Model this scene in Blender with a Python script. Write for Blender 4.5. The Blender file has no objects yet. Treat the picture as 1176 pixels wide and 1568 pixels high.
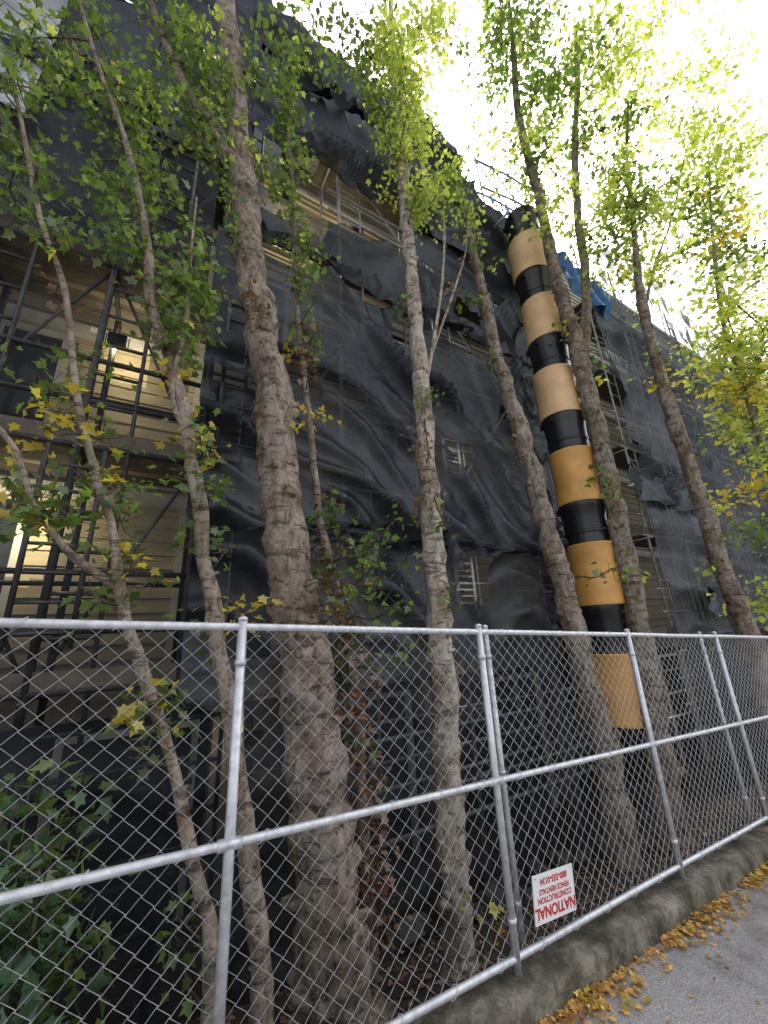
import bpy, math, random
import numpy as np
from mathutils import Vector, Matrix, noise
random.seed(7); rng=np.random.default_rng(7)
S=bpy.context.scene
S.view_settings.view_transform='Standard'; S.view_settings.look='None'; S.view_settings.exposure=0

# ---------------- helpers ----------------
def link(o,parent=None):
    bpy.context.collection.objects.link(o)
    if parent is not None: o.parent=parent
    return o
def empty(name,loc=(0,0,0)):
    o=bpy.data.objects.new(name,None); o.empty_display_size=.3
    link(o); return o
def mesh_obj(name,V,F,mats,parent=None,smooth=False,mi=None):
    me=bpy.data.meshes.new(name); me.from_pydata([tuple(v) for v in V],[],F)
    for m in (mats if isinstance(mats,(list,tuple)) else [mats]): me.materials.append(m)
    if mi is not None: me.polygons.foreach_set('material_index',mi)
    if smooth: me.polygons.foreach_set('use_smooth',[True]*len(me.polygons))
    me.update()
    return link(bpy.data.objects.new(name,me),parent)
class MB:
    def __init__(s): s.V=[];s.F=[];s.M=[]
    def box(s,x0,x1,y0,y1,z0,z1,m=0):
        b=len(s.V)
        s.V+=[(x0,y0,z0),(x1,y0,z0),(x1,y1,z0),(x0,y1,z0),(x0,y0,z1),(x1,y0,z1),(x1,y1,z1),(x0,y1,z1)]
        s.F+=[tuple(b+i for i in f) for f in ((0,3,2,1),(4,5,6,7),(0,1,5,4),(1,2,6,5),(2,3,7,6),(3,0,4,7))]
        s.M+=[m]*6
    def tube(s,pts,rad,n=8,m=0,lump=0,caps=True):
        P=[Vector(p) for p in pts]
        if not hasattr(rad,'__len__'): rad=[rad]*len(P)
        b=len(s.V); L=len(P)
        t0=(P[1]-P[0]).normalized()
        ref=Vector((0,0,1)) if abs(t0.z)<.8 else Vector((1,0,0))
        u=t0.cross(ref).normalized()
        for i,p in enumerate(P):
            t=(P[min(i+1,L-1)]-P[max(i-1,0)]).normalized()
            u=(u-t*u.dot(t)).normalized(); v=t.cross(u)
            for k in range(n):
                a=2*math.pi*k/n
                d=u*math.cos(a)+v*math.sin(a); r=rad[i]
                if lump:
                    q=p+d*r
                    r*=1+lump*noise.noise(Vector((q.x*7,q.y*7,q.z*3)))+lump*.9*noise.noise(Vector((q.x*22,q.y*22,q.z*14)))
                s.V.append(tuple(p+d*r))
        for i in range(L-1):
            for k in range(n):
                a=b+i*n+k; c=b+i*n+(k+1)%n
                s.F.append((a,c,c+n,a+n)); s.M.append(m)
        if caps:
            s.F.append(tuple(b+k for k in range(n-1,-1,-1))); s.F.append(tuple(b+(L-1)*n+k for k in range(n))); s.M+=[m,m]
    def obj(s,name,mats,parent=None,smooth=False):
        return mesh_obj(name,s.V,s.F,mats,parent,smooth,s.M)
def mat(name):
    m=bpy.data.materials.new(name); m.use_nodes=True
    nt=m.node_tree; return m,nt,nt.nodes['Principled BSDF'],nt.nodes['Material Output']
def N(nt,t,**kw):
    n=nt.nodes.new(t)
    for k,v in kw.items(): setattr(n,k,v)
    return n
def ramp(nt,src,stops):
    r=N(nt,'ShaderNodeValToRGB'); e=r.color_ramp.elements
    while len(e)<len(stops): e.new(.5)
    for i,(p,c) in enumerate(stops):
        e[i].position=p; e[i].color=(*c,1) if len(c)==3 else c
    nt.links.new(src,r.inputs[0]); return r.outputs[0]
def objco(nt,scale=(1,1,1)):
    t=N(nt,'ShaderNodeTexCoord'); mp=N(nt,'ShaderNodeMapping'); mp.inputs['Scale'].default_value=scale
    nt.links.new(t.outputs['Object'],mp.inputs[0]); return mp.outputs[0]
def noi(nt,co,sc,det=3,rough=.6,dist=0):
    n=N(nt,'ShaderNodeTexNoise'); n.inputs['Scale'].default_value=sc; n.inputs['Detail'].default_value=det
    n.inputs['Roughness'].default_value=rough; n.inputs['Distortion'].default_value=dist
    nt.links.new(co,n.inputs['Vector']); return n.outputs['Fac']
def bump(nt,h,bs,st=.5,d=.02):
    b=N(nt,'ShaderNodeBump'); b.inputs['Strength'].default_value=st; b.inputs['Distance'].default_value=d
    nt.links.new(h,b.inputs['Height']); nt.links.new(b.outputs[0],bs.inputs['Normal'])
def simple(name,c,rough=.6,metal=0,var=.25,scale=6,bmp=0,emit=None):
    m,nt,bs,o=mat(name); co=objco(nt)
    f=noi(nt,co,scale)
    cl=ramp(nt,f,[(.3,tuple(x*(1-var) for x in c)),(.7,tuple(min(1,x*(1+var)) for x in c))])
    nt.links.new(cl,bs.inputs['Base Color']); bs.inputs['Roughness'].default_value=rough; bs.inputs['Metallic'].default_value=metal
    if bmp: bump(nt,noi(nt,co,scale*6),bs,bmp,.01)
    if emit: bs.inputs['Emission Color'].default_value=(*emit[0],1); bs.inputs['Emission Strength'].default_value=emit[1]
    return m
def leafmat(name,c1,c2,trans=.5,tcol=1.6):
    m,nt,bs,o=mat(name)
    g=N(nt,'ShaderNodeNewGeometry')
    c3=tuple(min(1,x*1.4) for x in c2)
    R=g.outputs['Random Per Island']
    cl=ramp(nt,R,[(0,c1),(.75,c2),(1,c3)])
    tl=ramp(nt,R,[(p,(min(1,q[0]*tcol*1.15),min(1,q[1]*tcol*1.1),q[2]*tcol*.6)) for p,q in ((0,c1),(.75,c2),(1,c3))])
    df=N(nt,'ShaderNodeBsdfDiffuse'); gl=N(nt,'ShaderNodeBsdfGlossy'); gl.inputs['Roughness'].default_value=.4
    gl.inputs['Color'].default_value=(1,1,1,1)
    tr=N(nt,'ShaderNodeBsdfTranslucent'); mx=N(nt,'ShaderNodeMixShader'); mx.inputs[0].default_value=trans
    m2=N(nt,'ShaderNodeMixShader'); m2.inputs[0].default_value=.05
    nt.links.new(cl,df.inputs[0]); nt.links.new(tl,tr.inputs[0])
    nt.links.new(df.outputs[0],mx.inputs[1]); nt.links.new(tr.outputs[0],mx.inputs[2])
    nt.links.new(mx.outputs[0],m2.inputs[1]); nt.links.new(gl.outputs[0],m2.inputs[2])
    nt.links.new(m2.outputs[0],o.inputs[0]); nt.nodes.remove(bs); return m
def barkmat(name,lo,hi):
    m,nt,bs,o=mat(name); co=objco(nt,(1,1,.4)); c2=objco(nt,(1,1,4))
    f=noi(nt,co,18,5,.78,.4); r=noi(nt,c2,3.6,5,.75,.5)
    cl=ramp(nt,f,[(.34,lo),(.52,hi),(.72,tuple(x*1.35 for x in hi))])
    dk=ramp(nt,r,[(.36,(.2,.17,.14)),(.45,(1,1,1)),(.60,(1,1,1)),(.68,(.6,.56,.5))])
    ml=N(nt,'ShaderNodeMix',data_type='RGBA',blend_type='MULTIPLY'); ml.inputs[0].default_value=.7
    nt.links.new(cl,ml.inputs[6]); nt.links.new(dk,ml.inputs[7])
    big=noi(nt,objco(nt),3.1,4)
    ms=ramp(nt,big,[(.36,(.60,.53,.45)),(.5,(1,.96,.92)),(.60,(1,1,1)),(.68,(.58,.62,.46))])
    m2=N(nt,'ShaderNodeMix',data_type='RGBA',blend_type='MULTIPLY'); m2.inputs[0].default_value=1
    nt.links.new(ml.outputs[2],m2.inputs[6]); nt.links.new(ms,m2.inputs[7])
    nt.links.new(m2.outputs[2],bs.inputs['Base Color']); bs.inputs['Roughness'].default_value=.9
    bs.inputs['Specular IOR Level'].default_value=.2
    ad=N(nt,'ShaderNodeMath',operation='ADD'); nt.links.new(f,ad.inputs[0]); nt.links.new(dk,ad.inputs[1])
    bump(nt,ad.outputs[0],bs,.9,.016); return m
def netmat(name,c,fac,rough=.5,gloss=.05,sc=1.3):
    m,nt,bs,o=mat(name); nt.nodes.remove(bs); co=objco(nt)
    f=noi(nt,co,sc,3)
    cl=ramp(nt,f,[(.3,tuple(x*.65 for x in c)),(.7,tuple(x*1.35 for x in c))])
    df=N(nt,'ShaderNodeBsdfDiffuse'); gl=N(nt,'ShaderNodeBsdfGlossy'); gl.inputs['Roughness'].default_value=rough
    gl.inputs['Color'].default_value=(.85,.92,1,1)
    nt.links.new(cl,df.inputs[0]); m1=N(nt,'ShaderNodeMixShader'); m1.inputs[0].default_value=gloss
    nt.links.new(df.outputs[0],m1.inputs[1]); nt.links.new(gl.outputs[0],m1.inputs[2])
    if fac<1:
        t=N(nt,'ShaderNodeBsdfTransparent'); mx=N(nt,'ShaderNodeMixShader'); mx.inputs[0].default_value=fac
        fr=ramp(nt,f,[(.35,(max(0,fac-.14),)*3),(.65,(min(1,fac+.12),)*3)]); nt.links.new(fr,mx.inputs[0])
        nt.links.new(t.outputs[0],mx.inputs[1]); nt.links.new(m1.outputs[0],mx.inputs[2]); m1=mx
    nt.links.new(m1.outputs[0],o.inputs[0])
    return m

BARK=barkmat('bark_grey_brown',(.10,.083,.068),(.315,.27,.225))
BARKP=barkmat('bark_pale',(.17,.15,.125),(.46,.41,.355))
BARKD=barkmat('bark_dark_twig',(.06,.048,.038),(.15,.125,.10))
LG=leafmat('leaf_green',(.055,.105,.028),(.14,.215,.055),.5,2.0)
LY=leafmat('leaf_yellow_green',(.17,.24,.05),(.34,.41,.11),.6,2.2)  # yellow-green leaf, paled further to paint in the backlit, overexposed crowns
LD=leafmat('leaf_dark',(.03,.075,.035),(.08,.16,.075),.35,1.6)
LB=leafmat('leaf_dead_brown',(.10,.06,.04),(.28,.17,.11),.3,1.4)
LO=leafmat('leaf_autumn_yellow',(.42,.34,.03),(.62,.50,.07),.5,1.4)
LLIT=leafmat('leaf_litter_orange',(.20,.09,.03),(.62,.34,.09),.15,1)
LEAFM=[LG,LY,LD,LB,LO]
GALV=simple('galvanised_steel',(.60,.61,.65),.42,.5,.22,25)
WIRE=simple('galvanised_wire',(.68,.69,.72),.45,.35,.2,40)
SCAF=simple('scaffold_tube_steel',(.05,.05,.055),.5,.2,.5,8)
SCAFL=simple('scaffold_tube_galvanised',(.42,.43,.45),.5,.3,.3,8)
PLANK=simple('scaffold_plank',(.10,.085,.065),.8,0,.4,5)
CONC=simple('concrete',(.20,.19,.175),.9,0,.35,4,.5)
DCONC=simple('dark_concrete',(.06,.06,.055),.9,0,.4,3,.4)
DARK=simple('dark_void_wall',(.02,.021,.024),.9,0,.4,2)  # near-black colour paints the shade inside the open ground floor
WHITE=simple('white_trim_paint',(.62,.61,.57),.5,0,.15,5)
GLASS=simple('window_glass_dark',(.03,.04,.05),.1,0,.3,2)
BLACKP=simple('black_plastic',(.013,.014,.017),.3,0,.3,3)
YEL=simple('orange_tan_plastic',(.70,.37,.10),.48,0,.18,2.5,.1)
YEL2=simple('orange_tan_plastic_glare',(.76,.50,.26),.48,0,.16,2.5,.1)  # upper chute sections: sun glare painted in as a paler plastic colour
BLUE=simple('blue_tarpaulin',(.04,.16,.45),.4,0,.3,6)
BLUEST=simple('hoist_steel_blue',(.30,.42,.58),.45,.3,.2,6)

# ---------------- ground, pavement, kerb ----------------
SL=-.0531
def cx(x): return max(-14,min(48,x))
def ftop(x): return -.014+SL*(x-1.81)
def kz(x): return ftop(x)-1.662
def yard(x,y):
    t=max(0,min(1,(y-1.95)/2.6))
    return kz(cx(x))-.12-1.15*(t**.7)+.07*noise.noise(Vector((x*1.1,y*1.1,0)))
m,nt,bs,o=mat('pavement_asphalt'); co=objco(nt)
f1=noi(nt,co,110,3,.8); f2=noi(nt,co,1.6,5,.75); 
c=ramp(nt,f1,[(.3,(.16,.15,.155)),(.5,(.33,.315,.32)),(.72,(.60,.58,.58))]); d=ramp(nt,f2,[(.32,(.50,.48,.47)),(.5,(.88,.88,.88)),(.68,(1,1,1))])
ml=N(nt,'ShaderNodeMix',data_type='RGBA',blend_type='MULTIPLY'); ml.inputs[0].default_value=1
nt.links.new(c,ml.inputs[6]); nt.links.new(d,ml.inputs[7])
vo=N(nt,'ShaderNodeTexVoronoi',feature='DISTANCE_TO_EDGE'); vo.inputs['Scale'].default_value=.55
dn=N(nt,'ShaderNodeTexNoise'); dn.inputs['Scale'].default_value=3; nt.links.new(co,dn.inputs['Vector'])
va=N(nt,'ShaderNodeMix',data_type='RGBA',blend_type='ADD'); va.inputs[0].default_value=.35; nt.links.new(co,va.inputs[6]); nt.links.new(dn.outputs['Color'],va.inputs[7]); nt.links.new(va.outputs[2],vo.inputs['Vector'])
ck=ramp(nt,vo.outputs['Distance'],[(.0,(.35,.33,.3)),(.009,(1,1,1))])
m3=N(nt,'ShaderNodeMix',data_type='RGBA',blend_type='MULTIPLY'); m3.inputs[0].default_value=.8
nt.links.new(ml.outputs[2],m3.inputs[6]); nt.links.new(ck,m3.inputs[7]); nt.links.new(m3.outputs[2],bs.inputs['Base Color'])
bs.inputs['Roughness'].default_value=.9; bump(nt,f1,bs,.6,.006); ASPH=m
m,nt,bs,o=mat('kerb_mossy_concrete'); co=objco(nt)
f=noi(nt,co,5,6,.75); nt.links.new(ramp(nt,f,[(.36,(.04,.036,.022)),(.5,(.13,.115,.085)),(.66,(.31,.28,.23))]),bs.inputs['Base Color'])
bs.inputs['Roughness'].default_value=.95; bump(nt,noi(nt,co,30,5,.7),bs,.9,.02); KERB=m
m,nt,bs,o=mat('soil_with_debris'); co=objco(nt)
f=noi(nt,co,9,6,.75); nt.links.new(ramp(nt,f,[(.3,(.02,.017,.013)),(.55,(.055,.045,.034)),(.75,(.12,.095,.07))]),bs.inputs['Base Color'])
bs.inputs['Roughness'].default_value=1; bump(nt,f,bs,1,.05); SOIL=m
def grid(name,xs,ys,zf,mt,parent=None,smooth=True):
    V=[(x,y,zf(x,y)) for y in ys for x in xs]; n=len(xs)
    F=[(j*n+i,j*n+i+1,(j+1)*n+i+1,(j+1)*n+i) for j in range(len(ys)-1) for i in range(n-1)]
    return mesh_obj(name,V,F,mt,parent,smooth)
xs=list(np.linspace(-14,48,250))
grid('pavement',xs,[-2.2,-1,0,1,1.79],lambda x,y:kz(cx(x))-.125,ASPH)
grid('road',xs,[-12,-6,-2.35],lambda x,y:kz(cx(x))-.25,ASPH)
def strip(name,prof,mt):
    V=[];F=[];n=len(prof)
    X=list(np.arange(-14,48,.06))
    for x in X:
        for (y,dz) in prof:
            w=.008*noise.noise(Vector((x*3,y*9,dz*9)))+.008*noise.noise(Vector((x*14,y*20,dz*20)))
            V.append((x,y+w,kz(x)+dz+w))
    for i in range(len(X)-1):
        for k in range(n-1):
            F.append((i*n+k,(i+1)*n+k,(i+1)*n+k+1,i*n+k+1))
    return mesh_obj(name,V,F,mt,None,True)
strip('kerb',[(1.775,-.3),(1.776,-.12),(1.78,-.07),(1.785,-.025),(1.80,-.004),(1.85,0),(1.97,-.002),(2.0,-.03),(2.01,-.6)],KERB)
strip('street_kerb',[(-2.38,-.5),(-2.37,-.13),(-2.34,-.115),(-2.2,-.112),(-2.19,-.3)],CONC)
grid('yard_ground',list(np.linspace(-14,48,320)),list(np.linspace(1.99,14,70)),yard,SOIL)
grid('ground',[-500,-100,-14,48,100,500],[-500,-100,-12,14,100,500],lambda x,y:-5.2,SOIL)

# leaf geometry -----------------------------------------------------------
LS=np.array([(0,0,0),(.30,-.02,.04),(.24,.2,.03),(.52,.46,.09),(.24,.52,.03),(0,.98,0),(-.24,.52,.03),(-.52,.46,.09),(-.24,.2,.03),(-.30,-.02,.04)])
LF=[(0,1,2,3,4,5),(0,5,6,7,8,9)]
LS2=np.array([(0,0,0),(.38,.3,.08),(.25,.62,.05),(0,1,0),(-.25,.62,.05),(-.38,.3,.08)])
LF2=[(0,1,2,3),(0,3,4,5)]
class Leaves:
    def __init__(s): s.P=[];s.K=[];s.S=[]
    def add(s,P,k,size):
        s.P.append(P); s.K.append(np.full(len(P),k)); s.S.append(rng.uniform(.5,1.3,len(P))*size)
    def build(s,name,mats,parent,simple=False,flat=False):
        if not s.P: return
        P=np.vstack(s.P);K=np.concatenate(s.K).astype(int);Sz=np.concatenate(s.S);n=len(P)
        base,faces=(LS2,LF2) if simple else (LS,LF)
        ax=rng.normal(size=(n,3)); ax[:,2]=ax[:,2]*.45-.35
        if flat: ax[:,2]=rng.normal(size=n)*.12
        ax/=np.linalg.norm(ax,axis=1)[:,None]
        up=rng.normal(size=(n,3))*(.12 if flat else .6); up[:,2]+=.8
        xx=np.cross(ax,up); xx/=np.linalg.norm(xx,axis=1)[:,None]; zz=np.cross(xx,ax)
        bend=rng.uniform(-.5,1.2,n)
        B=np.repeat(base[None],n,0)*Sz[:,None,None]
        B[:,:,0]*=rng.uniform(.65,1.15,n)[:,None]
        zb=B[:,:,2]*bend[:,None]*2 - (B[:,:,1]**2/Sz[:,None])*.25*bend[:,None]
        V=P[:,None,:]+B[:,:,0:1]*xx[:,None]+B[:,:,1:2]*ax[:,None]+zb[:,:,None]*zz[:,None]
        m=len(base); V=V.reshape(-1,3)
        fl=len(faces[0]); FI=np.array(faces)
        loops=(FI[None]+(np.arange(n)*m)[:,None,None]).reshape(-1)
        me=bpy.data.meshes.new(name); me.vertices.add(len(V)); me.vertices.foreach_set('co',V.ravel())
        me.loops.add(len(loops)); me.loops.foreach_set('vertex_index',loops.astype(np.int32))
        nf=n*len(faces); me.polygons.add(nf)
        me.polygons.foreach_set('loop_start',(np.arange(nf)*fl).astype(np.int32))
        for mm in mats: me.materials.append(mm)
        me.polygons.foreach_set('material_index',np.repeat(K,len(faces)).astype(np.int32))
        me.update(calc_edges=True); me.validate()
        return link(bpy.data.objects.new(name,me),parent)

# ---------------- trees ----------------
T={
'A':[(127,300,-222,22.5),(125,300,-193,21.2),(118,300,-120,20.9),(107,300,-35,18.3),(98,300,22,17.8),(83,300,100,16.6),(71,300,209,16),(55,300,289,14),(45,300,347,13.9),(32,300,446,12.7),(14,300,588,12.3),(-5,300,731,11),(-22,300,857,8.3)],
'Ab':[(33,300,461,8.8),(3,295,477,5.9),(-18,290,504,4.8),(-52,285,561,3.8),(-72,280,612,2.9)],
'B':[(228,300,-257,12),(231,300,-209,11),(231,300,-146,12),(236,300,-48,12),(237,300,71,12),(240,300,219,11),(240,300,374,10),(240,300,541,9),(242,300,676,8),(241,300,829,7),(245,300,997,5),(256,300,1230,4)],
'Bb':[(241,300,253,4),(270,297,365,2.7),(295,295,485,2.2),(306,292,618,2),(299,290,679,1.2)],
'Bc':[(252,300,301,2.2),(297,293,416,2),(329,286,508,1.5),(337,280,569,1)],
'C':[(497,330,-285,18),(503,330,-172,19),(489,330,-76,18),(481,330,28,18),(465,330,117,17),(454,330,214,17),(435,330,317,14),(417,330,406,13),(406,330,544,10),(398,330,656,6),(401,330,738,3)],
'D':[(593,330,-301,24),(625,327,-115,23),(633,324,28,21),(634,321,151,21),(635,319,316,20),(627,316,447,21),(614,313,543,18),(600,310,644,15),(603,308,856,13),(562,290,1040,11),(528,248,1193,7),(486,210,1289,4)],
'Db':[(618,310,432,14),(695,305,655,13),(694,285,833,12),(693,257,995,11),(689,215,1144,9),(650,176,1235,5)],
'E':[(782,250,-281,24),(762,244,-122,23),(757,239,-35,22),(719,233,57,20),(701,228,164,17),(674,222,266,17),(660,217,377,14),(650,211,485,13),(675,206,608,10),(705,200,735,7),(753,195,911,6),(735,156,1030,3.5)],
'Eb':[(645,210,481,6),(756,202,651,4),(864,181,818,3.5),(970,142,1056,2.5)],
'F':[(72,260,-175,6.3),(68,260,-153,6.2),(56,260,-93,6),(42,260,-25,6),(32,260,19,5.6),(19,260,80,5.3),(9,260,124,4.8),(-5,260,180,4.4),(-22,260,223,4),(-31,260,272,3.6),(-43,260,324,2.8),(-60,260,375,2.5),(-83,260,432,2),(-104,260,494,1.5)],
'Fb':[(7,260,133,2.4),(-4,257,158,1.8),(-1,254,223,1.6),(-4,252,268,1.5),(-5,250,331,1)],
'G':[(43,250,-139,4.4),(36,249,-112,4.2),(16,248,-52,3.8),(-1,247,-10,3.7),(-13,246,18,3.4),(-23,245,63,2.9),(-32,245,84,2.7),(-44,244,117,2.5),(-53,243,152,2.3),(-66,242,206,2),(-83,241,246,1.8),(-101,240,306,1.6),(-119,240,364,1.2)],
'Gb':[(-16,250,29,2.8),(-37,246,44,2.5),(-49,242,59,2.3),(-55,238,68,2.1),(-65,234,92,1.8),(-76,229,105,1.5)],
'H':[(164,320,-197,5.5),(160,320,-131,6),(157,320,-42,6),(140,320,39,5),(124,320,111,4),(110,320,233,3.6),(97,320,352,3.2),(90,320,496,3.2),(79,320,628,3),(70,320,758,2.4)],
'I':[(867,200,-147,13),(855,188,35,12),(858,177,226,10),(822,165,358,8),(806,154,507,6.5),(913,142,766,5),(1008,118,1029,3)],
}
RS={'A':.97,'Ab':.9,'B':.9,'Bb':.8,'Bc':.8,'C':.76,'D':.72,'Db':.66,'E':.58,'Eb':.6,'F':.85,'Fb':.8,'G':.78,'Gb':.75,'H':.8,'I':.5}
GRP={'A':['A','Ab'],'B':['B','Bb','Bc'],'C':['C'],'D':['D','Db'],'E':['E','Eb'],'F':['F','Fb'],'G':['G','Gb'],'H':['H'],'I':['I']}
CL="""-138,291,469,31,0 -105,289,422,31,0 -115,300,375,28,0 -118,312,312,22,0 -96,287,511,40,0 -52,278,565,43,0 -80,298,456,34,0 -85,297,366,23,0 -55,292,498,30,0 -28,281,549,32,0 -15,286,480,31,0 -37,293,433,35,0 -51,295,382,28,0 -16,280,365,30,0 -33,287,309,18,0 0,286,420,21,0 -1,278,312,16,0 -4,286,563,30,0 -49,289,329,18,0 50,290,727,44,0 42,304,638,31,0 98,281,739,46,0 149,266,798,53,0 71,294,614,27,0 70,304,524,20,0 81,296,428,17,0 90,298,372,16,0 111,287,336,18,0 209,258,822,57,1 253,262,771,53,1 226,268,666,40,1 265,262,651,41,1 249,244,859,49,1 318,223,936,52,1 195,266,688,35,0 281,261,595,31,1 169,272,715,26,0 298,238,527,18,0 233,262,536,16,0 485,259,1165,81,0 555,260,1112,83,0 517,291,958,66,1 596,221,1218,85,0 635,243,1095,78,0 593,275,940,61,0 638,278,861,47,1 690,173,1228,79,1 704,227,1023,57,0 769,176,1156,88,1 749,243,938,64,0 809,198,1028,73,1 749,231,803,61,1 849,114,1294,99,1 891,137,1162,91,1 872,184,929,73,0 944,68,1260,84,1 978,112,1084,91,1 929,171,871,65,0 1051,117,1017,93,1 1092,136,896,93,1 1054,179,776,68,0 1106,186,672,68,1 1087,59,1050,84,1 1106,125,769,74,1 1094,166,578,52,1 1074,172,560,30,4 1059,212,511,50,0 1045,205,500,30,4 1110,206,440,57,1 1058,247,416,32,4 731,235,689,36,1 527,228,1245,69,0 -32,263,121,13,0 -49,274,101,15,0 -65,269,108,9,4 -62,274,90,9,0 -20,278,76,12,0 -11,278,60,11,0 -43,280,74,9,0 18,262,122,12,0 33,260,103,12,0 20,279,72,12,0 0,278,40,8,0 -20,295,30,8,0 -13,264,203,9,3 -72,282,219,9,3 149,235,78,17,0 141,248,55,17,0 164,235,54,13,0 133,262,32,12,0 160,249,22,14,0 163,249,-15,11,0 189,236,179,14,3 104,285,252,12,3 107,284,183,10,4 113,276,361,13,0 6,278,-33,9,0 3,286,-51,7,0 28,269,-131,9,0 33,271,-144,8,0 208,244,-177,7,4 547,277,75,19,0 566,290,208,21,0 192,236,105,11,0 139,287,-14,12,3 143,286,-51,13,3 149,295,-84,12,3 150,294,-117,14,3 162,304,-163,15,3 166,300,-193,16,3 131,292,20,11,3 -66,265,122,5,4"""
def smooth_path(pts,sub=5):
    P=[np.array(p,float) for p in pts]; out=[]
    for i in range(len(P)-1):
        p0=P[max(i-1,0)];p1=P[i];p2=P[i+1];p3=P[min(i+2,len(P)-1)]
        for k in range(sub):
            t=k/sub
            out.append(.5*((2*p1)+(-p0+p2)*t+(2*p0-5*p1+4*p2-p3)*t*t+(-p0+3*p1-3*p2+p3)*t**3))
    out.append(P[-1]); return out
trees={}
for gi,(g,parts) in enumerate(GRP.items()):
    b=MB(); nodes=[]
    for pi,pn in enumerate(parts):
        pts=[(p[0]/100,p[1]/100,p[2]/100,p[3]/100*RS[pn]) for p in T[pn]]
        if pi==0:
            x,y,z,r=pts[0]; gz=yard(x,y)-.15
            if z>gz: pts=[(x+(x-pts[1][0])*.2,y,gz,r*1.35)]+pts
        sp=smooth_path(pts,12 if pts[0][3]>.08 else 6)
        r0=max(p[3] for p in sp)
        if pi==0:
            zb=sp[0][2]
            for p in sp: p[3]*=1+.35*math.exp(-(p[2]-zb)/.35)
        big=r0>.08
        for i,p in enumerate(sp):
            s=.22*p[3] if big else .55*p[3]
            p[0]+=s*noise.noise(Vector((p[2]*2.6,gi*3.1,1)));p[1]+=s*noise.noise(Vector((p[2]*2.6,5,gi*2.3)))
            p[3]*=1+.15*noise.noise(Vector((p[2]*6,gi,4)))
        b.tube([p[:3] for p in sp],[max(.004,p[3]) for p in sp],28 if big else 12,0,.26 if big else .25)
        nodes+=[(p[0],p[1],p[2],p[3]) for p in sp]
    for _ in range(44):
        q=random.choice(nodes)
        if q[2]<7 and q[3]>.025:
            a=random.uniform(0,6.28); d=Vector((math.cos(a),math.sin(a),random.uniform(.1,.6)))
            p=Vector(q[:3])+d*q[3]*.55; rr=q[3]*random.uniform(.14,.36)
            b.tube([p,p+d*q[3]*.5,p+d*q[3]*random.uniform(.6,.95)],[rr*1.9,rr*1.2,rr*.6],8,0,.3)
    e=empty('maple_tree' if g!='H' else 'vine_covered_sapling')
    trees[g]=dict(b=b,nodes=np.array(nodes),e=e,L=Leaves(),LF=Leaves())
allc=[]
for s in CL.split():
    v=[float(q) for q in s.split(',')]; v.append(None); allc.append(v)
def along(g,z0,z1,n,r,kinds,off=.25):
    nd=trees[g]['nodes']; q=nd[(nd[:,2]>z0)&(nd[:,2]<z1)]
    for _ in range(n):
        p=q[random.randrange(len(q))]; a=random.uniform(0,6.28); o_=off*random.uniform(.4,1)+p[3]
        allc.append([(p[0]+o_*math.cos(a))*100,(p[1]+.7*o_*math.sin(a))*100,(p[2]+random.uniform(-.1,.2))*100,r*100*random.uniform(.6,1.3),random.choice(kinds),g])
along('A',4.6,8,8,.28,[0,0,1],.5); along('A',1,4,3,.12,[0,3],.22)
along('B',5.5,10,14,.28,[1,1,0],.4); along('B',-.5,5,9,.11,[0,0,0,3],.15)
along('H',-1.8,.8,26,.13,[3,3,3,0],.12); along('H',.8,4,20,.11,[0,0,0,3,3,4],.14); along('H',4,7.4,13,.16,[0],.2)
along('F',2,4.9,12,.18,[0],.3); along('F',-.2,2,13,.10,[0,0,0,0,4],.14)
along('G',1.5,3.6,9,.16,[0],.25); along('G',-1,1.5,13,.1,[0,0,0,0,4],.14)
along('C',2,7,9,.16,[0,1],.22); along('D',-.5,6,10,.15,[0,1],.25); along('D',7,12.5,14,.45,[0,1],.7)
along('E',0,5,7,.14,[1,0,4],.2); along('E',6,10,14,.45,[1,0],.7); along('I',-.5,10,24,.5,[1,1,0,1,0,4],.7)
keys=list(trees)
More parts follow.
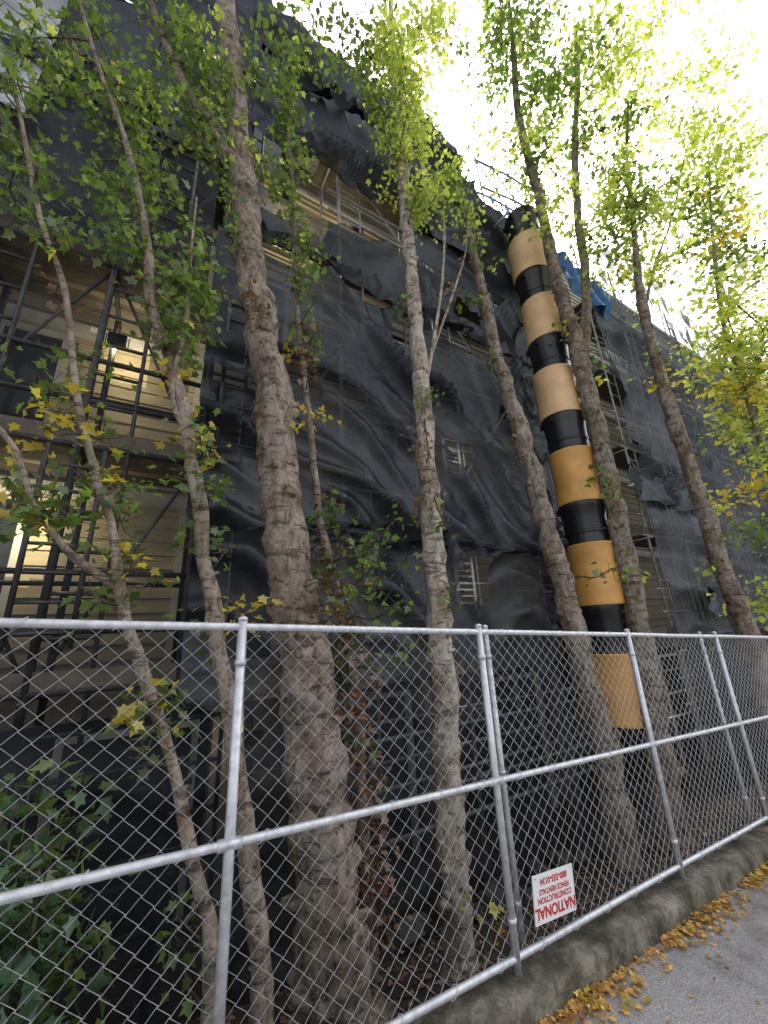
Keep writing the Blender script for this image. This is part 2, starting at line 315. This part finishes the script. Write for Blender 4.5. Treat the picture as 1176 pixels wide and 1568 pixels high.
for (x,y,z,r,k,gg) in allc:
    c=np.array([x,y,z])/100; r=r/100; k=int(k)
    best=None
    for g in ([gg] if gg else keys):
        nd=trees[g]['nodes']; d=np.linalg.norm(nd[:,:3]-c,axis=1)+np.maximum(0,nd[:,2]-c[2]+.1)*2.5
        i=int(d.argmin())
        if best is None or d[i]<best[0]: best=(d[i],g,i)
    _,g,i=best; t=trees[g]; st=t['nodes'][i]; b=t['b']
    p0=Vector(st[:3]); p1=Vector(c); dist=(p1-p0).length
    far=c[0]>4.2 or r>.42
    br=min(st[3]*.6,.005+.008*dist)
    mid=p0.lerp(p1,.5)+Vector((random.uniform(-.1,.1),random.uniform(-.1,.1),-.10))*dist
    path=[p0,p0.lerp(mid,.5)+Vector((0,0,.03*dist)),mid,mid.lerp(p1,.55),p1]
    sp=smooth_path([tuple(q)+(0,) for q in path],3)
    m_=len(sp)
    b.tube([q[:3] for q in sp],[br*(1-.65*j/m_) for j in range(m_)],6,1,0)
    size=.066 if c[1]<3.1 and not far else .075
    if far: size=.112 if c[0]>4.2 else .085
    if k==3: size=.06
    dens=(1.0 if c[0]>4.2 else (.95 if c[0]>1.6 else .8)) if c[2]>2.5 else 1.3
    nl=int(dens*math.pi*r*r/(size*size*.42))
    nt_=max(3,int(5+r*16))
    pts=[]
    for _ in range(nt_):
        d=Vector(rng.normal(size=3)); d.z=d.z*.8+.15; d.normalize()
        l=r*random.uniform(.6,1.7)
        a0=Vector(sp[random.randint(m_//2,m_-1)][:3]); e1=a0+d*l+Vector((0,0,-.15*l))
        mm=a0.lerp(e1,.5)+Vector(rng.normal(size=3))*l*.12
        b.tube([a0,mm,e1],[max(.003,br*.4),max(.0025,br*.25),.0018 if not far else .003],4,1,0,False)
        n1=max(2,int(nl/nt_*random.uniform(.2,1.8)))
        tt=rng.uniform(.15,1.05,n1)[:,None]
        A=np.array(a0);M_=np.array(mm);E_=np.array(e1)
        q=(1-tt)**2*A+2*tt*(1-tt)*M_+tt**2*E_
        q+=rng.normal(size=q.shape)*(size*.75+r*.05)
        pts.append(q)
    P=np.vstack(pts)
    L=t['LF'] if far else t['L']
    L.add(P,k,size)
    if k==0 and random.random()<.2: L.add(P[:max(1,len(P)//14)]+.03,4,size)
    if k==0 and c[2]>4 and random.random()<.5: L.add(P[::4]+.04,1,size)
    if k==1 and random.random()<.35: L.add(P[::14]+.05,4,size)
for g,t in trees.items():
    t['b'].obj('trunk_and_limbs',[BARKP if g in 'B' else BARK,BARKD],t['e'],True)
    t['L'].build('leaves',LEAFM,t['e']); t['LF'].build('crown_leaves',LEAFM,t['e'],True)

# bush lower left
e=empty('leafy_bush'); L=Leaves(); b=MB()
for _ in range(24):
    a=random.uniform(0,6.28); R=random.uniform(.1,1)
    p=Vector((-.42+.42*R*math.cos(a),2.62+.34*R*math.sin(a),-.6-.7*R*R*random.uniform(.4,1.3)))
    q=Vector((-.4+.1*math.cos(a),2.65,yard(-.4,2.6)))
    b.tube([q,q.lerp(p,.5)+Vector((0,0,.12)),p],[.008,.006,.003],5)
    tt=rng.uniform(.25,1.05,(60,1)); A=np.array(q);B_=np.array(p)
    L.add(A+(B_-A)*tt+rng.normal(size=(60,3))*.08,2 if random.random()<.7 else 0,.085)
b.obj('stems',BARKD,e); L.build('leaves',LEAFM,e)

# leaf litter along kerb and in yard
L=Leaves(); n=5200
x=rng.uniform(1.0,18,n); y=1.77-np.abs(rng.exponential(.055,n)); z=np.array([kz(v)-.118 for v in x])+rng.uniform(0,.022,n)
keep=rng.random(n)<np.array([.25+.75*(noise.noise(Vector((v*1.7,0,0)))>-.1) for v in x])
L.add(np.c_[x,y,z][keep],0,.036); L.add(np.c_[x,y,z][keep][::6]+.004,1,.04)
n=150; x=rng.uniform(1,12,n); y=rng.uniform(.2,1.7,n); L.add(np.c_[x,y,[kz(v)-.12 for v in x]],0,.035)
L.build('fallen_leaves',[LLIT,LO],None,False,True)
L=Leaves(); n=4000; x=rng.uniform(-2,12,n); y=rng.uniform(2.02,4.2,n)
L.add(np.c_[x,y,[yard(a,c)+.012 for a,c in zip(x,y)]],0,.06)
L.build('fallen_leaves_in_yard',[LB],None,True,True)

# ---------------- chain-link fence ----------------
e=empty('chain_link_fence'); b=MB()
FY=1.9
def fpost(x,y=FY,r=.021,dn=.03):
    b.tube([(x,y,kz(x)-dn),(x,y,ftop(x)+.02)],r,12)
    zt=ftop(x)+.02
    b.tube([(x,y,zt),(x,y,zt+.010),(x,y,zt+.016),(x,y,zt+.02)],[r*1.06,r*1.04,r*.7,r*.2],12)
    for zz in (-.16,-.82,-1.45):
        b.tube([(x,y,ftop(x)+zz-.012),(x,y,ftop(x)+zz+.012)],r*1.2,12)
posts=[-3.0,-1.35,.37,1.81,3.49,5.12]+[5.12+1.65*i for i in range(1,12)]
for x in posts: fpost(x)
for x,y in ((1.95,1.985),(5.0,1.985),(8.3,1.985)): fpost(x,y,.018)
def rail(off,r,y=FY,x0=-4.5,x1=24):
    X=np.arange(x0,x1,.3)
    b.tube([(v,y,ftop(v)+off+.004*noise.noise(Vector((v,off,3)))) for v in X],r,10)
rail(-.01,.0175); rail(-.825,.0165); rail(-1.60,.0165)
for x in posts:
    b.tube([(x-.045,FY,ftop(x-.045)-.825),(x+.045,FY,ftop(x+.045)-.825)],.022,10)
b.obj('posts_and_rails',GALV,e,True)
V=[];F=[];w=.043;h=.080
nz=int(1.6/(h/2))
for i in range(int(22/w)):
    x0=-4+i*w; base=len(V)
    if x0>17: break
    pts=[]
    for j in range(nz+1):
        z=ftop(x0)-.005-j*h/2
        side=(j+i)%2
        bul=.014*noise.noise(Vector((x0*1.3,z*1.6,9)))
        dx=.006*noise.noise(Vector((x0*2.1,z*2.3,3)))
        xx=x0+(w*1.03 if side else -.0)+dx
        pts.append((xx,FY+.022+bul+(.0025 if side else -.0025),z+dx))
    r=.0023
    for p in pts:
        for k in range(3):
            a=2.094*k+.5
            V.append((p[0]+r*math.cos(a)*.9,p[1]+r*math.sin(a),p[2]+r*math.cos(a)*.9*(1 if k else -1)))
    for j in range(nz):
        for k in range(3):
            a=base+j*3+k;c=base+j*3+(k+1)%3
            F.append((a,c,c+3,a+3))
mesh_obj('chain_link_mesh',V,F,WIRE,e,False)
b=MB()
for i in range(70):
    x=-4+i*.3
    for off in (-.01,-.825,-1.6):
        z=ftop(x)+off
        b.tube([(x+.02*math.sin(t),FY+.0+.021*math.cos(t),z+.021*math.sin(t)) for t in np.linspace(0,6.28,9)],.0016,4)
b.obj('tie_wires',WIRE,e)

# sign
e=empty('fence_sign'); 
SX,SZ=2.125,-1.435; sy=1.872
mb=MB(); mb.box(-.17,.17,-.003,.003,-.105,.105)
mb.obj('panel',simple('sign_white',(.8,.8,.8),.4,0,.04,5),e)
RED=simple('sign_red_ink',(.55,.02,.03),.5,0,.05,5)
def txt(s,size,x,z,m,bold=0):
    c=bpy.data.curves.new('text','FONT'); c.body=s; c.size=size; c.align_x='CENTER'; c.align_y='CENTER'; c.offset=bold; c.materials.append(m)
    o=bpy.data.objects.new('lettering',c); link(o,e); o.location=(-x,-.0045,-z); o.rotation_euler=(math.pi/2,math.pi,0); return o
txt('NATIONAL',.066,0,.058,RED,.0022); txt('CONSTRUCTION',.036,0,.008,RED,.001); txt('FENCE RENTALS',.034,0,-.028,RED,.001); txt('800-555-0134',.04,0,-.072,RED,.0014)
e.location=(SX,sy,SZ); e.rotation_euler=(0,math.radians(5.5),math.radians(0))
mb=MB()
for sx in (-.15,.15):
    for sz in (-.09,.09): mb.tube([(sx,-.006,sz),(sx,.03,sz+.01)],.0025,6)
mb.obj('zip_ties',BLACKP,e)

# ---------------- debris chute ----------------
e=empty('debris_chute'); CX,CY=6.25,3.7
b=MB()
def lathe(b,prof,m,n=36,ox=0,oy=0):
    base=len(b.V)
    for r,z in prof:
        for k in range(n):
            a=2*math.pi*k/n; rr=r*(1+.012*math.sin(2*a+z*3)); b.V.append((CX+ox+rr*math.cos(a),CY+oy+rr*math.sin(a),z))
    for i in range(len(prof)-1):
        for k in range(n):
            a=base+i*n+k;c=base+i*n+(k+1)%n
            b.F.append((a,c,c+n,a+n)); b.M.append(m)
per=1.69
for i in range(6):
    zc=-.95+i*per
    ox,oy=random.uniform(-.018,.018),random.uniform(-.018,.018)
    z0,z1=zc-.49,zc+.49
    m=1 if i<3 else 2
    R=.375
    lathe(b,[(R-.02,z0+.01),(R+.004,z0),(R+.012,z0+.02),(R+.004,z0+.045),(R-.002,zc-.2),(R-.004,zc),(R-.002,zc+.2),(R+.003,z1-.04),(R+.012,z1-.02),(R+.004,z1),(R-.03,z1-.005)],m,36,ox,oy)
    zb0,zb1=z1-.03,z1+per-.98+.03
    if i==5: zb1=z1+.75
    r2=.335
    lathe(b,[(r2+.012,zb0),(r2,zb0+.1),(r2,zb0+.2),(r2+.014,zb0+.215),(r2+.014,zb0+.245),(r2,zb0+.26),(r2+.004,zb0+.45),(r2+.02,zb1-.16),(r2+.034,zb1-.1),(r2+.036,zb1-.06),(r2+.03,zb1)],0)
    for a in (3.67-1.35,3.67+1.35,3.67-.5):
        ca,sa=math.cos(a),math.sin(a)
        zz=zb1-.12
        b.box(CX+ca*.38-.03,CX+ca*.38+.03,CY+sa*.38-.025,CY+sa*.38+.025,zz-.05,zz+.05,0)
        if abs(a-3.17)<.1: continue
        pts=[(CX+ca*(.41+.008*(j%2)),CY+sa*(.41+.008*((j+1)%2)),zz-.05-j*.05) for j in range(int((per-.15)/.05))]
        b.tube(pts,.006,5,3)
lathe(b,[(.33,-2.1),(.318,-1.8),(.33,-1.4)],0)
b.obj('chute_sections',[BLACKP,YEL,YEL2,SCAF],e,True)
for p in e.children: 
    md=p.modifiers.new('es','EDGE_SPLIT'); md.split_angle=math.radians(40)

# ---------------- building ----------------
m,nt,bs,o=mat('beige_lap_siding'); co=objco(nt,(.4,1,3))
f=noi(nt,co,3,4); nt.links.new(ramp(nt,f,[(.3,(.38,.33,.23)),(.7,(.54,.48,.35))]),bs.inputs['Base Color']); bs.inputs['Roughness'].default_value=.7
SID=m
def siding(b,x0,x1,y,z0,z1,m=0,lap=.18):
    z=z0
    while z<z1-.01:
        zt=min(z+lap,z1); k=len(b.V)
        b.V+=[(x0,y-.03,z),(x1,y-.03,z),(x1,y,zt),(x0,y,zt),(x0,y,z),(x1,y,z)]
        b.F+=[(k,k+1,k+2,k+3),(k+4,k+5,k+1,k)]; b.M+=[m,m]; z=zt
LIFT=[-.35,1.9,4.2,6.5,8.8]
WY=5.75
def block(name,x0,x1,top,balc=None):
    e=empty(name); b=MB()
    siding(b,x0,x1,WY,-.35,top,0)
    b.box(x0,x1,WY+.02,WY+9,-5.1,top-.01,2)
    wb=MB()
    for li,z in enumerate([-.35,1.9,4.2,6.5,8.8]):
        x=x0+.7
        i=0
        while x<x1-1.6:
            wz0,wz1=z+.75,z+2.0
            if li%2==0 and i%3==1: wz0=z+.1
            wb.box(x,x+1.2,WY-.06,WY-.035,wz0,wz1,1)
            for a in (x-.09,x+1.2): wb.box(a,a+.09,WY-.085,WY+.01,wz0-.09,wz1+.09,0)
            wb.box(x,x+1.2,WY-.085,WY+.01,wz1,wz1+.09,0); wb.box(x,x+1.2,WY-.1,WY+.01,wz0-.09,wz0,0)
            wb.box(x+.58,x+.62,WY-.078,WY-.03,wz0,wz1,0)
            x+=2.9; i+=1
        b.box(x0,x1,WY-.12,WY+.01,z-.16,z+.0,1)
    b.box(x0,x1,WY-.2,WY+.015,-.75,-.351,4)
    x=x0+.4; j=0
    while x<x1:
        b.box(x,x+.35,WY-.25,WY+.016,-5.1,-.751,4)
        if j%2==0: b.box(x+.36,x+1.5,WY-.1,WY+.012,-5.1,-1.6,3)
        for a in (x+1.6,x+2.9): wb.box(a,a+.07,WY-.09,WY+.005,-3.6,-.9,0)
        wb.box(x+1.67,x+2.9,WY-.09,WY+.005,-.97,-.9,0)
        x+=3.1; j+=1
    b.box(x0-.1,x1+.1,WY-.15,WY+9.1,top,top+.22,1)
    if balc:
        for (a0,a1,z0,z1) in balc:
            siding(b,a0,a1,5.38,z0,z1,0,.16)
            b.box(a0,a1,5.33,5.62,z1,z1+.07,1); b.box(a0,a1,5.36,5.72,z0-.14,z0-.002,1)
    b.obj('walls',[SID,WHITE,DARK,DCONC,CONC],e); wb.obj('windows',[WHITE,GLASS],e)
    return e
block('apartment_building',-12,7.6,10.9,[(.3,4.4,7.72,8.5),(1.4,3.4,10.0,10.75)])
block('apartment_building',9.6,46,12.4)
# ---------------- scaffolding ----------------
def scaffold(name,x0,x1,top,step=1.85,M=None,dark=False):
    e=empty(name); b=MB(); d=MB()
    X=list(np.arange(x0,x1+.01,step))
    rows=(4.42,5.25); K=1.25 if dark else 1
    for x in X:
        for y in rows: b.tube([(x,y,yard(cx(x),y)-.1),(x,y,top)],.028*K,8)
        for z in LIFT:
            if z<top: b.tube([(x,rows[0]-.1,z-.06),(x,rows[1]+.1,z-.06)],.024,6)
        b.tube([(x+.42,rows[0],-2.2),(x+.42,rows[0],top-.6)],.018*K,6)
        for z in np.arange(-2.2,top-.3,.38): b.tube([(x,rows[0],z),(x+.42,rows[0],z)],.016*K,5)
    for y in rows:
        for z in LIFT+[-2.2]:
            for o_ in (0,.5,1.0):
                if z+o_<top: b.tube([(x0-.2,y,z+o_),(X[-1]+.2,y,z+o_)],.023*K if o_ else .027*K,6)
    for i in range(len(X)-1):
        for j,z in enumerate(LIFT[:-1]):
            if z+2.2<=top:
                if (i+j)%2==0: b.tube([(X[i],rows[0]+.05,z),(X[i+1],rows[0]+.05,z+2.3)],.018,6)
                else: b.tube([(X[i+1],rows[0]+.05,z),(X[i],rows[0]+.05,z+2.3)],.018,6)
    for z in LIFT:
        if z<top:
            for k in range(4): d.box(x0-.2,X[-1]+.2,4.45+k*.2,4.45+k*.2+.19,z-.03,z+.012,0)
            d.box(x0-.2,X[-1]+.2,4.395,4.42,z+.02,z+.17,0)
    b.obj('tubes_and_braces',M,e,True); d.obj('deck_planks',PLANK,e)
    return e
scaffold('scaffolding',-9.6,.3,10.6,1.1,M=SCAF,dark=True)  # near-black tubes: silhouette against the lit wall is put into the colour
scaffold('scaffolding',2.05,7.7,10.6,M=SCAFL)
scaffold('scaffolding',9.9,40,11.0,M=SCAFL)
for (x0,z0,z1) in ((.42,1.95,4.0),(-.95,.0,1.75),(-.55,4.3,6.3)):
    e=empty('access_ladder'); b=MB()
    for x in (x0,x0+.42): b.tube([(x,4.13,z0),(x,4.13,z1)],.022,8)
    for z in np.arange(z0+.12,z1,.24): b.tube([(x0,4.13,z),(x0+.42,4.13,z)],.016,6)
    for z in (z0+.2,z1-.2): b.tube([(x0,4.13,z),(x0,4.42,z)],.014,6)
    b.obj('rails_and_rungs',SCAF,e,True)

# netting ----------------------------------------------------------------
N_D=netmat('debris_net_dense',(.020,.023,.031),.83,.42,.065,.9)
N_O=netmat('debris_net_opaque',(.018,.020,.027),1,.42,.055)
N_M=netmat('debris_net_medium',(.020,.022,.028),.74,.5,.04)
N_S=netmat('debris_net_sheer',(.020,.022,.028),.55,.6,.03,.8)
N_L=netmat('debris_net_lower',(.020,.022,.028),.55,.6,.03)
N_G=netmat('debris_net_hazed',(.062,.068,.08),.66,.5,.05,.7)  # lighter net colour paints in the haze and flare over the right block
N_W=netmat('white_sheeting',(.55,.57,.6),.7,.5,.05)
NE=empty('debris_netting')
def net(name,x0,x1,z0,z1,mt,amp=.06,k=9,slope=.45,sag=.25,bay=1.85,Y=4.3,seed=0,res=.06,holes=(),topsag=.12,topf=None,vert=0,sharp=2.2,crk=.25):
    nx=max(2,int((x1-x0)/res)); nz=max(2,int((z1-z0)/res)); V=[];F=[]
    for j in range(nz+1):
        tj=j/nz
        for i in range(nx+1):
            x=x0+(x1-x0)*i/nx
            u=((x-x0)/bay)%1.0; s=4*u*(1-u)
            zt=z1-topsag*s*(.5+.7*abs(noise.noise(Vector((x*.5,seed,2)))))
            if topf: zt+=topf(x)
            zb=z0+.10*noise.noise(Vector((x*1.3,seed,7)))
            z=zb+(zt-zb)*tj
            nn=noise.noise(Vector((x*.42,z*.42,seed*3.1)));n2=noise.noise(Vector((x*1.1,z*1.1,seed+5)))
            w=z+slope*(x-x0)-sag*2.2*s*math.exp(-(1-tj)*1.5)+nn*.8
            a1=abs(math.sin(w*k*.5+nn*2+n2*.35)); rg=(1-a1)**sharp
            a2=abs(math.sin(w*k*1.15+n2*1.0+seed)); rg2=(1-a2)**1.7
            env=.2+1.6*abs(noise.noise(Vector((x*.45+9,z*.45,seed))))
            e2=max(0,noise.noise(Vector((x*.6+3,z*.6,seed+11)))+.22)
            y=Y-amp*(1.3*rg*env+1.1*rg2*e2)*1.6
            y-=.12*nn+crk*amp*(noise.noise(Vector((x*5,z*5+x*2,seed)))*e2*1.6+.15*noise.noise(Vector((x*11,z*11,seed))))
            if vert: y-=vert*(1-abs(math.sin(x*4.1+nn*4+seed)))**2*(.4+.6*s)
            V.append((x,y,z))
    for j in range(nz):
        for i in range(nx):
            x=x0+(x1-x0)*(i+.5)/nx; z=z0+(z1-z0)*(j+.5)/nz
            sk=False
            for (hx0,hx1,hz0,hz1) in holes:
                jx=.09*noise.noise(Vector((x*4,z*4,seed+1)))
                if hx0+jx<x<hx1+jx and hz0+jx<z<hz1+jx: sk=True;break
            if not sk: a=j*(nx+1)+i; F.append((a,a+1,a+nx+2,a+nx+1))
    return mesh_obj(name,V,F,mt,NE,True)
net('net_panel',-7,.25,-.3,1.85,N_S,.05,6,.1,.1,seed=1,res=.09,Y=4.9,topsag=.03,holes=[(-1.5,-.95,.6,1.5)])
net('net_panel',-7,.1,1.98,4.14,N_S,.05,6,.1,.1,seed=2,res=.09,Y=4.9,topsag=.03,holes=[(-.9,-.35,3.0,3.9)])
net('net_panel',-7,.15,4.25,6.4,N_M,.08,6,.1,.2,seed=3,res=.08)
net('net_panel',-7,.55,6.6,8.9,N_O,.10,5,.2,.2,seed=4,res=.08)
net('net_panel',-7,.55,8.85,11.3,N_O,.10,5,.2,.2,seed=41,res=.08)
net('net_panel',-7,1.0,-3.1,-.5,N_L,.08,6,.2,.15,seed=5,res=.08)
net('net_panel',.2,6.0,1.1,5.25,N_D,.24,4.2,.8,.5,2.9,4.24,seed=6,holes=[(3.75,4.3,2.45,3.1),(2.9,3.35,4.5,4.95),(5.0,5.4,3.8,4.3)],topsag=.45,res=.045,sharp=3.5)
net('net_panel',.3,6.4,-.6,1.35,N_D,.15,5,.6,.35,2.0,4.27,seed=7,holes=[(3.75,4.35,.35,1.05),(1.3,1.9,.5,.9)],sharp=3)
net('net_panel',.9,7.8,-3.3,-.5,N_L,.08,6,.3,.2,seed=8,res=.08)
net('net_panel',5.9,7.8,-.6,5.3,N_D,.10,6,.4,.2,seed=9,Y=4.33)
net('net_panel',.45,7.8,5.35,6.6,N_D,.15,6,.3,.4,seed=10,Y=4.25,holes=[(4.4,5.0,5.7,6.2),(1.7,2.3,5.3,5.7)],topsag=.3)
net('net_panel',3.4,7.8,6.55,9.9,N_O,.16,5,.5,.4,seed=11,Y=4.3)
net('net_panel',.5,5.2,7.5,9.9,N_O,.18,5,.6,.4,seed=12,Y=4.24,topsag=.0)
net('net_panel',.4,5.2,9.7,11.3,N_O,.12,7,.3,.4,seed=13,Y=4.3)
net('net_panel',7.7,9.9,-3.4,9.2,N_M,.06,5,.1,.1,seed=14,Y=4.9,res=.1)
for i,(x0,x1,z,sd_) in enumerate([(.3,2.6,5.35,21),(2.5,5.6,5.3,22),(.6,3.4,9.5,23),(.3,3.2,1.3,24),(3.0,6.2,1.25,25),(-3.5,0.1,6.5,26)]):
    net('net_roll',x0,x1,z-.16,z+.14,N_O,.12,9,.3,.6,x1-x0,4.17,seed=sd_,res=.05,topsag=.25,sharp=1.5,crk=.5)
tf=lambda x:(-.9+(x-9.9)*.45 if x<13.5 else (.7 if x<15 else -.2+.3*noise.noise(Vector((x,0,0)))))
net('net_panel',9.8,24,-.4,11.9,N_G,.14,3,.1,.15,1.85,4.25,seed=15,res=.1,topf=lambda x:tf(x)*1.0,vert=.14)
net('net_panel',24,42,-.6,11.9,N_G,.12,3,.1,.15,1.85,4.25,seed=16,res=.16,topf=lambda x:tf(x),vert=.12)
net('net_panel',9.8,42,-4.2,-.6,N_M,.05,4,.1,.15,seed=17,res=.16,Y=4.2)
net('loose_net',9.0,12.4,2.6,3.4,N_O,.2,9,.2,.5,seed=18,Y=4.1)
net('loose_net',10.8,13,.0,.7,N_O,.2,9,.2,.5,seed=19,Y=4.05)
net('white_sheet',-3.3,-1.75,5.4,8.2,N_W,.05,4,.3,.2,seed=20,Y=4.12)
e=empty('blue_tarpaulin')
V=[];F=[]
for j in range(13):
    for i in range(21):
        x=8.5+i*.1; z=8.7+j*.08
        V.append((x,4.2-.12*math.sin(i*.9+j*.5)+.1*noise.noise(Vector((x*3,z*3,0))),z-.05*i*.3+.2*noise.noise(Vector((x*2,1,z)))))
for j in range(12):
    for i in range(20): a=j*21+i; F.append((a,a+1,a+22,a+21))
mesh_obj('tarp_sheet',V,F,BLUE,e,True)
for z0 in (2.35,.25):
    e=empty('access_ladder'); b=MB()
    for x in (3.85,4.2): b.tube([(x,4.4,z0),(x,4.4,z0+.95)],.022,8)
    for z in np.arange(z0+.1,z0+.95,.2): b.tube([(3.85,4.4,z),(4.2,4.4,z)],.018,6)
    b.obj('rails_and_rungs',WHITE,e,True)
e=empty('roof_hoist_frame'); b=MB()
pa=[(5.5,4.2,9.7),(6.1,4.2,9.9),(6.7,4.2,10.1),(7.3,4.2,10.2),(7.9,4.2,10.3)]
for y in (4.0,4.6):
    b.tube([(p[0],y,p[2]) for p in pa],.03,6); b.tube([(p[0]-.1,y,p[2]+.85) for p in pa],.03,6)
    for i,p in enumerate(pa):
        b.tube([(p[0],y,p[2]-.6),(p[0]-.1,y,p[2]+.95)],.022,6)
        if i<4: b.tube([(p[0]-.1,y,p[2]+.85),(pa[i+1][0],y,pa[i+1][2])],.018,6)
for p in pa: b.tube([(p[0],4.0,p[2]),(p[0],4.6,p[2])],.02,6); b.tube([(p[0]-.1,3.9,p[2]+.85),(p[0]-.1,4.7,p[2]+.85)],.02,6)
b.tube([(CX-.4,CY,8.75),(CX+.4,CY,8.75)],.03,6); b.tube([(CX-.4,CY,8.75),(CX-.4,4.5,8.85)],.03,6); b.tube([(CX+.4,CY,8.75),(CX+.4,4.5,8.85)],.03,6)
b.obj('frame_tubes',BLUEST,e,True)
# lit work lamps on the decks (visible in the photograph)
WL=simple('work_light_lens',(.9,.85,.7),.4,0,.05,5,0,emit=((1,.84,.55),4))
for (x,y,z,pw) in ((-.75,5.1,3.7,30),(-1.25,5.1,1.35,26),(1.3,4.95,7.6,16),(2.7,4.95,7.7,14),(4.6,5.3,-.95,14),(1.2,5.2,-1.1,8),(10.4,5.2,-2.0,14)):
    e=empty('work_light'); b=MB()
    b.box(x-.10,x+.10,y-.05,y+.03,z-.07,z+.07,0); b.box(x-.08,x+.08,y+.031,y+.036,z-.055,z+.055,1)
    b.tube([(x-.12,y,z-.08),(x-.12,y,z+.07)],.008,5); b.tube([(x+.12,y,z-.08),(x+.12,y,z+.07)],.008,5); b.tube([(x,y,z+.07),(x,y+.1,z+.3)],.008,5)
    b.obj('lamp_head',[BLACKP,WL],e)
    l=bpy.data.lights.new('lamp','POINT'); l.energy=pw; l.color=(1,.85,.52); l.shadow_soft_size=.08
    o=link(bpy.data.objects.new('lamp',l),e); o.location=(x,y+.12,z)
e=empty('rubble_pile'); b=MB()
for _ in range(46):
    x=random.uniform(2.2,5.4);y=random.uniform(3.6,4.2);s=random.uniform(.04,.16);z=yard(x,y)
    k=len(b.V); b.box(x,x+s*1.6,y,y+s,z,z+s*.8)
    R=Matrix.Rotation(random.uniform(-.6,.6),3,'Z')@Matrix.Rotation(random.uniform(-.5,.5),3,'X'); c=Vector((x+s*.8,y+s/2,z+s*.4))
    for q in range(k,k+8): b.V[q]=tuple(R@(Vector(b.V[q])-c)+c+Vector((0,0,random.uniform(0,.05))))
b.obj('blocks',DCONC,e)

# ---------------- light, sky, camera ----------------
w=bpy.data.worlds.new('World'); S.world=w; w.use_nodes=True; nt=w.node_tree; bg=nt.nodes['Background']
sky=nt.nodes.new('ShaderNodeTexSky'); sky.sky_type='NISHITA'; sky.sun_disc=False
dirv=Vector((.58,.30,.80)).normalized(); el=math.asin(dirv.z)
sky.sun_elevation=el; sky.sun_rotation=math.atan2(dirv.x,dirv.y); sky.dust_density=4; sky.air_density=1.2
hs=nt.nodes.new('ShaderNodeHueSaturation'); hs.inputs['Saturation'].default_value=.22; hs.inputs['Value'].default_value=2.5
nt.links.new(sky.outputs[0],hs.inputs['Color']); nt.links.new(hs.outputs[0],bg.inputs[0]); bg.inputs[1].default_value=.15
sd=bpy.data.lights.new('sun','SUN'); sd.energy=3.0; sd.angle=math.radians(12); sd.color=(1,.95,.87)
so=link(bpy.data.objects.new('sun',sd)); so.rotation_euler=dirv.to_track_quat('Z','Y').to_euler(); so.location=(5,-5,20)
cam=bpy.data.cameras.new('camera'); cam.sensor_fit='VERTICAL'; cam.sensor_height=36; cam.lens=13.52; cam.clip_end=2000; cam.clip_start=.05
co=link(bpy.data.objects.new('camera',cam))
r=Vector((.8615,-.5049,-.0466)).normalized(); bk=Vector((-.4944,-.816,-.2985)).normalized(); u=bk.cross(r).normalized(); r=u.cross(bk)
co.matrix_world=Matrix(((r.x,u.x,bk.x,0),(r.y,u.y,bk.y,0),(r.z,u.z,bk.z,0),(0,0,0,1)))
S.camera=co
